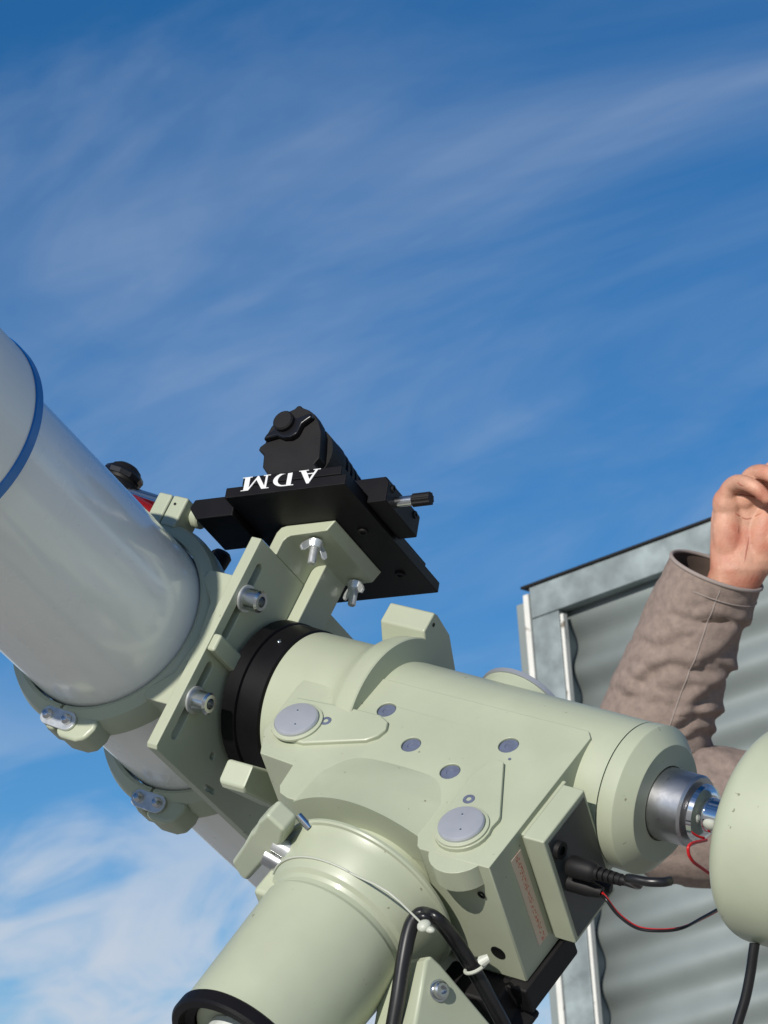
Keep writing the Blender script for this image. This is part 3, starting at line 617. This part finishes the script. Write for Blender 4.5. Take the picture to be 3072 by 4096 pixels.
# tie around the housing
bm = B(); pth = []
for i in range(97):
    t = 2 * math.pi * i / 96; pth.append(FMp(.3015 + .0655 * math.cos(t), .001 + .0655 * math.sin(t), .1800))
hp = zc(c6(178, 1112), 2.363); hl_ = FM.inverted() @ hp
arc = [(.2965 + .0610 * math.cos(R(a)), .0610 * math.sin(R(a)), .1775) for a in range(215, 60, -5)]
t1 = tag(obj('cable_tie', tube(B(), catmull(arc + [((arc[-1][0] * .45 + hl_.x * .55), (arc[-1][1] * .45 + hl_.y * .55) + .010, (.1775 * .45 + hl_.z * .55)), tuple(hl_)], 3), .0008, 8), 'tie', None, mw=FM, sharp=80), 'white cable tie strapped round the polar housing', 'cable tie', 'white cable ties')
bm = B(); ellipsoid(bm, hl_, (.0048, .0036, .0052), 16); ellipsoid(bm, hl_ + Vector((.005, -.001, .001)), (.0042, .0022, .0026), 12); bx_ = obj('tie_head', bm, 'tie', None, sharp=180); bx_.parent = t1
p0 = zc(c6(560, 1410), 2.396)
bm = B(); dirc = (zc(c6(640, 1580), 2.40) - zc(c6(520, 1370), 2.394)).normalized(); a1 = dirc.cross(CB).normalized(); a2 = dirc.cross(a1)
tube(bm, [p0 + (a1 * math.cos(2 * math.pi * i / 24) + a2 * math.sin(2 * math.pi * i / 24)) * .0082 for i in range(25)], .0014, 8)
t2 = tag(obj('cable_tie', bm, 'tie', None), 'small white cable tie pinching the black cable beside the body', 'cable tie', 'white cable ties')
bm = B(); tube(bm, [p0 - a1 * .006 + CB * .004, zc(c6(610, 1370), 2.386), zc(c6(655, 1350), 2.386)], [.0022, .0040, .0030], 10); o = obj('tie_head', bm, 'tie', None); o.parent = t2
# power plug
plg = thing('power_plug', FM, (.4316, .018, .090), 'black barrel power plug pushed into the connector box', 'plug')
bm = lathe(B(), [(.4352, 0), (.4352, .0072), (.4375, .0078), (.4530, .0072), (.4560, .0055)] + [q for i in range(5) for q in ((.4565 + i * .0044, .0050 - i * .0002), (.4590 + i * .0044, .0050 - i * .0002), (.4593 + i * .0044, .0036), (.4608 + i * .0044, .0036))] + [(.480, .0033), (.480, 0)], 0, (.018, .090), 28); obj('plug_body', bm, 'blackm', plg)
pe = FMp(.478, .018, .090)
pt = [pe, pe + vD * .012, zc(c7(330, 1535), 2.345), zc(c7(480, 1562), 2.335), zc(c7(600, 1566), 2.333), zc(c7(662, 1556), 2.338)]
bm = tube(B(), [FM.inverted() @ p for p in catmull(pt, 10)], .0033, 14); obj('plug_lead', bm, 'rubber', plg, sharp=80)
bm = B(); tube(bm, [(.4312, .002, .0915), (.446, .001, .091), (.456, -.001, .090)], [.0062, .006, .004], 14); p2 = thing('small_plug', FM, (.4316, .002, .0915), 'small black plug below the barrel plug feeding red and black wires', 'plug'); obj('plug_body', bm, 'blackm', p2)
bm = B(); tube(bm, [(.4312, -.010, .078), (.444, -.0105, .077), (.452, -.012, .076)], [.0055, .0055, .0035], 14); obj('plug_tail', bm, 'blackm', p2)
w0_ = FMp(.456, -.001, .090)
cable('red_wire', [w0_, zc(c7(150, 1690), 2.385), zc(c7(250, 1820), 2.385), zc(c7(400, 1925), 2.385), zc(c7(580, 1950), 2.385), zc(c7(760, 1930), 2.394), zc(c7(930, 1855), 2.419), zc(c7(1060, 1785), 2.439), zc(c7(1180, 1700), 2.457)], .0010, 'red', 'thin red wire sagging between connector box and counterweight', 'wire')
cable('black_wire', [w0_ - CU * .0012, zc(c7(146, 1700), 2.3820), zc(c7(246, 1830), 2.3820), zc(c7(398, 1935), 2.3820), zc(c7(580, 1958), 2.3820), zc(c7(760, 1936), 2.3910), zc(c7(930, 1848), 2.4160), zc(c7(1060, 1775), 2.4360), zc(c7(1180, 1690), 2.4540)], .0011, 'rubber', 'thin black wire sagging beside the red one below the shaft', 'wire')
cable('red_wire', [FMp(.4905, -.0140, .0110), zc(c7(828, 1262), 2.404), zc(c7(812, 1330), 2.402), zc(c7(850, 1400), 2.407), zc(c7(930, 1460), 2.419), zc(c7(1030, 1530), 2.434), zc(c7(1130, 1610), 2.449)], .0012, 'red', 'short red wire dropping from the shaft collar behind the counterweight', 'wire')
cable('weight_cable', [zc(c7(1345, 2060), 2.372), zc(c7(1330, 2160), 2.372), zc(c7(1310, 2300), 2.372), zc(c7(1270, 2500), 2.372), zc(c7(1210, 2700), 2.372), zc(c7(1160, 2900), 2.372), zc(c7(1180, 3300), 2.372), zc(c7(1120, 3900), 2.372)], .0036, 'rubber', 'black cable hanging down below the counterweight drum', 'cable')

# ------------------------------------------------------------------ person raising the right arm
DP = 3.62; K = DP / FPX
per = thing('person', Matrix.Translation((0, 0, 0)), (0, 0, 0), 'person in a taupe canvas jacket raising the right hand behind the mount', 'person')
def loft(bm, path, radii, seg=56, squash=None, ns=5, wr=None, frame0=None, capend=False):
    path = [Vector(p) for p in path]; pts = catmull(path, ns)
    ra_ = [v.x for v in catmull([Vector((r, 0, 0)) for r in radii], ns)]
    nrm = frame0.copy(); rows = []
    for i, p in enumerate(pts):
        t = (pts[min(i + 1, len(pts) - 1)] - pts[max(i - 1, 0)]).normalized()
        nrm = (nrm - t * nrm.dot(t)).normalized(); bn = t.cross(nrm); row = []
        for k in range(seg):
            th_ = 2 * math.pi * k / seg; dv = nrm * math.cos(th_) + bn * math.sin(th_)
            rr = ra_[i]; q_ = p + dv * rr
            if wr: q_ = q_ + dv * wr(i / (len(pts) - 1), th_, q_)
            row.append(bm.verts.new(q_))
        rows.append(row)
    for a, b in zip(rows, rows[1:]):
        for k in range(seg): bm.faces.new((a[k], a[(k + 1) % seg], b[(k + 1) % seg], b[k]))
    if capend: bm.faces.new(rows[-1])
    return rows
def P_(x, y, d=DP): return at(x, y, d)
cuff_c = P_(2866, 2284, 3.590)
sh_r = P_(3760, 3330, 3.72)
arm = [cuff_c, P_(2822, 2400, 3.598), P_(2775, 2520, 3.607), P_(2722, 2650, 3.618), P_(2668, 2790, 3.63), P_(2618, 2930, 3.64), P_(2600, 3060, 3.64), P_(2630, 3190, 3.63), P_(2730, 3260, 3.62), P_(2880, 3275, 3.62), P_(3100, 3290, 3.64), P_(3420, 3310, 3.68), sh_r]
rad = [.0490, .0515, .0535, .0555, .0575, .0610, .0650, .0700, .0730, .0735, .0750, .0800, .0900]
# folds pressed into the cloth: polylines over the front of the sleeve, in metres right / up from the cuff
def fold(pts): return [((x - 2866) * .000256, -(y - 2284) * .000256) for x, y in pts]
FOLDS = [(fold([(2560, 2735), (2600, 2695), (2675, 2660), (2756, 2668), (2830, 2690), (2900, 2680)]), .0075, .0052),
         (fold([(2820, 2655), (2880, 2640), (2930, 2600), (2985, 2530)]), .0080, .0075),
         (fold([(2770, 2850), (2820, 2790), (2880, 2745), (2940, 2715)]), .0080, .0065),
         (fold([(2560, 2560), (2620, 2590), (2690, 2580), (2730, 2545)]), .0038, .0055),
         (fold([(2690, 2460), (2760, 2480), (2840, 2475), (2960, 2500)]), .0034, .0050),
         (fold([(2480, 2760), (2540, 2800), (2620, 2800)]), .0030, .0060),
         (fold([(2790, 2370), (2850, 2400), (2930, 2440)]), .0026, .0050),
         (fold([(2720, 2905), (2780, 2880), (2860, 2880), (2900, 2900)]), .0130, .0060),
         (fold([(2740, 2960), (2800, 2945), (2880, 2960)]), .0100, .0055),
         (fold([(2760, 3060), (2820, 3040), (2900, 3060)]), .0090, .0060)]
def wrinkle(s, th_, q_):
    r_ = q_ - cuff_c
    l = Vector((r_.dot(CR), r_.dot(CU), r_.dot(CB)))
    k_ = min(1, s / .10)
    w_ = .0050 * noise.noise(l * 9 + Vector((4, 0, 2))) + .0016 * noise.noise(l * 26) + .0005 * noise.noise(l * 80)
    if math.sin(th_) is not None:
        x, y = l.x + .004 * noise.noise(l * 20), l.y + .003 * noise.noise(l * 24 + Vector((7, 0, 0)))
        for pl, dep, wd in FOLDS:
            best = None
            for (x0, y0), (x1, y1) in zip(pl, pl[1:]):
                dx, dy = x1 - x0, y1 - y0; L2 = dx * dx + dy * dy
                t = max(0, min(1, ((x - x0) * dx + (y - y0) * dy) / L2))
                ex, ey = x - x0 - t * dx, y - y0 - t * dy; d2 = ex * ex + ey * ey
                if best is None or d2 < best[0]: best = (d2, (dx * ey - dy * ex) / math.sqrt(L2))
            d_ = math.sqrt(best[0])
            if d_ > wd * 5: continue
            sg_ = 1 if best[1] > 0 else -1
            dep *= .55 if l.y > -.145 else .32
            w_ += -dep * math.exp(-(d_ / wd) ** 2) + dep * .6 * math.exp(-((d_ * sg_ - 1.7 * wd) / (1.2 * wd)) ** 2)
    u2 = Vector((l.x * 14 - l.y * 9, l.x * 10 + l.y * 26, l.z * 12))
    rd2 = 1 - 2.2 * abs(noise.noise(u2 * 1.2 + Vector((5, 5, 5))))
    w_ -= .0022 * max(0, rd2 - .5) * 2
    return w_ * k_
bm = B()
rows = loft(bm, arm, rad, 110, ns=16, wr=wrinkle, frame0=CR)
# jacket body: torso below the shoulders, standing to the right of the mount
tx = P_(4180, 3560, 3.80); gx, gy = tx.x, tx.y
tors = [Vector((gx, gy, z)) for z in (.72, .85, 1.0, 1.15, 1.28, 1.38, 1.45)]
loft(bm, tors, [.205, .20, .195, .20, .205, .18, .10], 48, ns=5, wr=lambda s, t, q_: -.055 * abs(math.sin(t)) + .008 * noise.noise(q_ * 9), frame0=Vector((1, 0, 0)))
lsh = Vector((gx + .22, gy, 1.38))
loft(bm, [sh_r, Vector((gx - .10, gy, 1.36))], [.09, .12], 40, ns=4, frame0=CR)
loft(bm, [Vector((gx + .08, gy, 1.36)), lsh, lsh + Vector((.05, .02, -.18)), lsh + Vector((.07, 0, -.32)), lsh + Vector((.07, -.08, -.56))], [.11, .085, .07, .06, .052], 40, ns=6, wr=lambda s, t, q_: .006 * noise.noise(q_ * 14), frame0=Vector((1, 0, 0)))
seam_pts = [[r_[k].co.copy() for r_ in rows[3:98]] for k in sorted(range(110), key=lambda k_: -((rows[32][k_].co - P_(2775, 2520, 3.60)).normalized().dot((CB + CR * .12).normalized())))[:1]]
jk = obj('jacket', bm, 'fabric', per, sharp=80)
for sp_ in seam_pts:
    obj('sleeve_seam', tube(B(), [p_ - CB * .0001 for p_ in sp_], .0008, 6), 'stitch', jk, sharp=80)
# turned-in lining at the cuff
bm = B(); axu = (cuff_c - arm[1]).normalized()
pth = [cuff_c + axu * .0005, cuff_c - axu * .012, cuff_c - axu * .045, cuff_c - axu * .085]
loft(bm, pth, [.0486, .0470, .0460, .0440], 72, ns=6, frame0=CR); obj('cuff_lining', bm, 'lining', jk, sharp=80)
bm = B(); nrm = CR.copy(); nrm = (nrm - axu * nrm.dot(axu)).normalized(); bn = axu.cross(nrm)
tube(bm, [cuff_c + (nrm * math.cos(2 * math.pi * i / 64) + bn * math.sin(2 * math.pi * i / 64)) * .0490 for i in range(65)], .0021, 8); obj('cuff_hem', bm, 'stitch', jk, sharp=80)
hm = cuff_c - axu * .017
bm = B(); tube(bm, [hm + (nrm * math.cos(2 * math.pi * i / 64) + bn * math.sin(2 * math.pi * i / 64)) * .0496 for i in range(65)], .0007, 6); obj('hem_stitching', bm, 'stitch', jk, sharp=80)
# hand and head: one continuous body surface each way through remeshing
HO = P_(2600 + 1150 / 3.4034, 1800 + 1700 / 3.4034, 3.580)
def hv(x, y, z): return HO + CR * (x / 1000) + CU * (y / 1000) + CB * (z / 1000)
HR = Matrix((CR, CU, CB)).transposed()
bm = B()
def eloft(bm, rings, seg=28):
    rws = []
    for (x, y, z, rx, rz) in rings:
        rws.append([bm.verts.new(hv(x + rx * math.cos(2 * math.pi * k / seg), y, z + rz * math.sin(2 * math.pi * k / seg))) for k in range(seg)])
    for a, b in zip(rws, rws[1:]):
        for k in range(seg): bm.faces.new((a[k], a[(k + 1) % seg], b[(k + 1) % seg], b[k]))
    bm.faces.new(rws[0]); bm.faces.new(rws[-1])
eloft(bm, [(-22, -58, -16, 27, 22), (-12, -36, -10, 28, 22), (-2, -12, -4, 29, 21), (6, 6, 0, 31, 20), (12, 28, -2, 37, 16), (17, 55, -4, 41, 13), (21, 76, -5, 42, 11), (25, 88, -5, 39, 10)])
def el(x, y, z, a, b, c, rz=0): ellipsoid(bm, hv(x, y, z), (a / 1000, b / 1000, c / 1000), 20, HR @ Matrix.Rotation(R(rz), 3, 'Z'))
el(-6, 38, 1, 17, 42, 14, 3); el(31, 36, 2, 21, 40, 17, -10); el(-8, 72, 1, 15, 18, 12.5); el(10, 78, 0, 14, 14, 12); el(28, 80, 0, 14, 14, 12); el(44, 76, 0, 14, 15, 12)
def fing(pts, rs):
    tube(bm, [hv(*p) for p in catmull(pts, 5)], [v.x / 1000 for v in catmull([Vector((r, 0, 0)) for r in rs], 5)], 16)
    for p, r in ((pts[-1], rs[-1]), (pts[0], rs[0])): ellipsoid(bm, hv(*p), (r / 1000,) * 3, 14)
fing([(-10, 77, 2), (-4, 90, 9), (5, 94, 22), (18, 88, 33), (29, 78, 35)], [10.2, 9.0, 8.2, 7.6, 6.6])
fing([(9, 81, -1), (15, 99, 8), (26, 104, 24), (41, 96, 37), (50, 84, 39)], [10.4, 9.2, 8.5, 7.9, 6.9])
fing([(28, 84, -3), (36, 105, 6), (48, 110, 24), (62, 102, 40), (69, 88, 43)], [10.4, 9.2, 8.6, 8.0, 7.0])
fing([(46, 80, -3), (57, 101, 6), (69, 106, 24), (81, 98, 40), (86, 85, 43)], [10.4, 9.2, 8.5, 7.8, 6.8])
fing([(40, 34, 8), (60, 56, 22), (72, 76, 34), (78, 92, 42)], [14, 12, 10.5, 8.5])
from mathutils.bvhtree import BVHTree
bm.normal_update(); bv = BVHTree.FromBMesh(bm); creases = []
for cl in ([(1050, 605), (1150, 600), (1260, 612), (1400, 640), (1560, 690)], [(1040, 830), (1120, 840), (1190, 885), (1260, 925), (1330, 940), (1420, 910), (1520, 860), (1620, 800)], [(1345, 960), (1352, 1080), (1340, 1220), (1310, 1380), (1285, 1520), (1240, 1660)], [(1210, 1020), (1195, 1090), (1205, 1150)], [(1190, 430), (1230, 470), (1290, 490)]):
    pts_ = []
    for q_ in catmull([Vector((x_, y_, 0)) for x_, y_ in cl], 5):
        d_ = (at(2600 + q_.x / 3.4034, 1800 + q_.y / 3.4034, 1) - CPOS).normalized(); hit = bv.ray_cast(CPOS, d_)[0]
        if hit: pts_.append(hit + d_ * .0009)
    if len(pts_) > 4: creases.append(pts_)
hand = obj('body', bm, 'skin', per, sharp=180)
rm = hand.modifiers.new('union', 'REMESH'); rm.mode = 'VOXEL'; rm.voxel_size = .0012; rm.use_smooth_shade = True
sm = hand.modifiers.new('soft', 'SMOOTH'); sm.factor = .5; sm.iterations = 10
for pts_ in creases: obj('palm_crease', tube(B(), pts_, [.0004 + .0008 * math.sin(math.pi * (i_ + .5) / len(pts_)) for i_ in range(len(pts_))], 8), 'crease', hand, sharp=180)
# neck, head, trousers and boots (outside the picture)
bm = B(); hc = Vector((gx, gy - .02, 1.63))
tube(bm, [Vector((gx, gy, 1.36)), Vector((gx, gy - .005, 1.50)), hc - Vector((0, 0, .06))], [.065, .056, .058], 20)
ellipsoid(bm, hc, (.078, .098, .115), 28); ellipsoid(bm, hc + Vector((0, -.045, -.055)), (.055, .055, .055), 20)
ellipsoid(bm, hc + Vector((0, -.102, -.012)), (.014, .020, .026), 14)
for s_ in (1, -1): ellipsoid(bm, hc + Vector((s_ * .078, .005, -.005)), (.010, .020, .030), 12)
ellipsoid(bm, hc + Vector((0, -.093, -.058)), (.024, .010, .007), 12)
hd_ = obj('head', bm, 'skin', per, sharp=180); rm = hd_.modifiers.new('union', 'REMESH'); rm.mode = 'VOXEL'; rm.voxel_size = .004; rm.use_smooth_shade = True
bm = B(); ellipsoid(bm, hc + Vector((0, .022, .035)), (.086, .098, .100), 28); obj('hair', bm, 'hair', hd_, sharp=60)
for s_ in (1, -1):
    bm = B(); ellipsoid(bm, hc + Vector((s_ * .030, -.086, .008)), (.012, .009, .008), 12); obj('eye', bm, 'lens', hd_)
bm = B()
for s_ in (1, -1):
    loft(bm, [Vector((gx + s_ * .085, gy, z)) for z in (.90, .70, .48, .30, .08)], [.105, .095, .075, .068, .062], 32, ns=4, wr=lambda s, t, q_: .004 * noise.noise(q_ * 12), frame0=Vector((1, 0, 0)))
obj('trousers', bm, 'denim', per, sharp=80)
for s_ in (1, -1):
    bm = B(); prism(bm, [(gy + .09, 0), (gy - .17, 0), (gy - .20, .03), (gy - .17, .07), (gy - .05, .10), (gy - .03, .16), (gy + .09, .16), (gy + .10, .05)], 0, gx + s_ * .09 - .048, gx + s_ * .09 + .048); obj('boot', bm, 'leather', per, bevel=.015, seg=3)
bm = B(); hl = lsh + Vector((.07, -.10, -.62))
ellipsoid(bm, hl, (.028, .045, .055), 18)
for k in range(4): tube(bm, catmull([hl + Vector((-.012 + .008 * k * .6, -.02 + .016 * k, -.03)), hl + Vector((-.012, -.024 + .018 * k, -.075)), hl + Vector((-.030, -.024 + .018 * k, -.100))], 4), .0085, 12)
tube(bm, catmull([hl + Vector((0, -.035, .01)), hl + Vector((-.012, -.06, -.03)), hl + Vector((-.018, -.06, -.06))], 4), .0095, 12)
lh = obj('left_hand', bm, 'skin', per, sharp=180); rm = lh.modifiers.new('union', 'REMESH'); rm.mode = 'VOXEL'; rm.voxel_size = .003; rm.use_smooth_shade = True
for o in bpy.data.objects:
    if 'off' in o: del o['off']
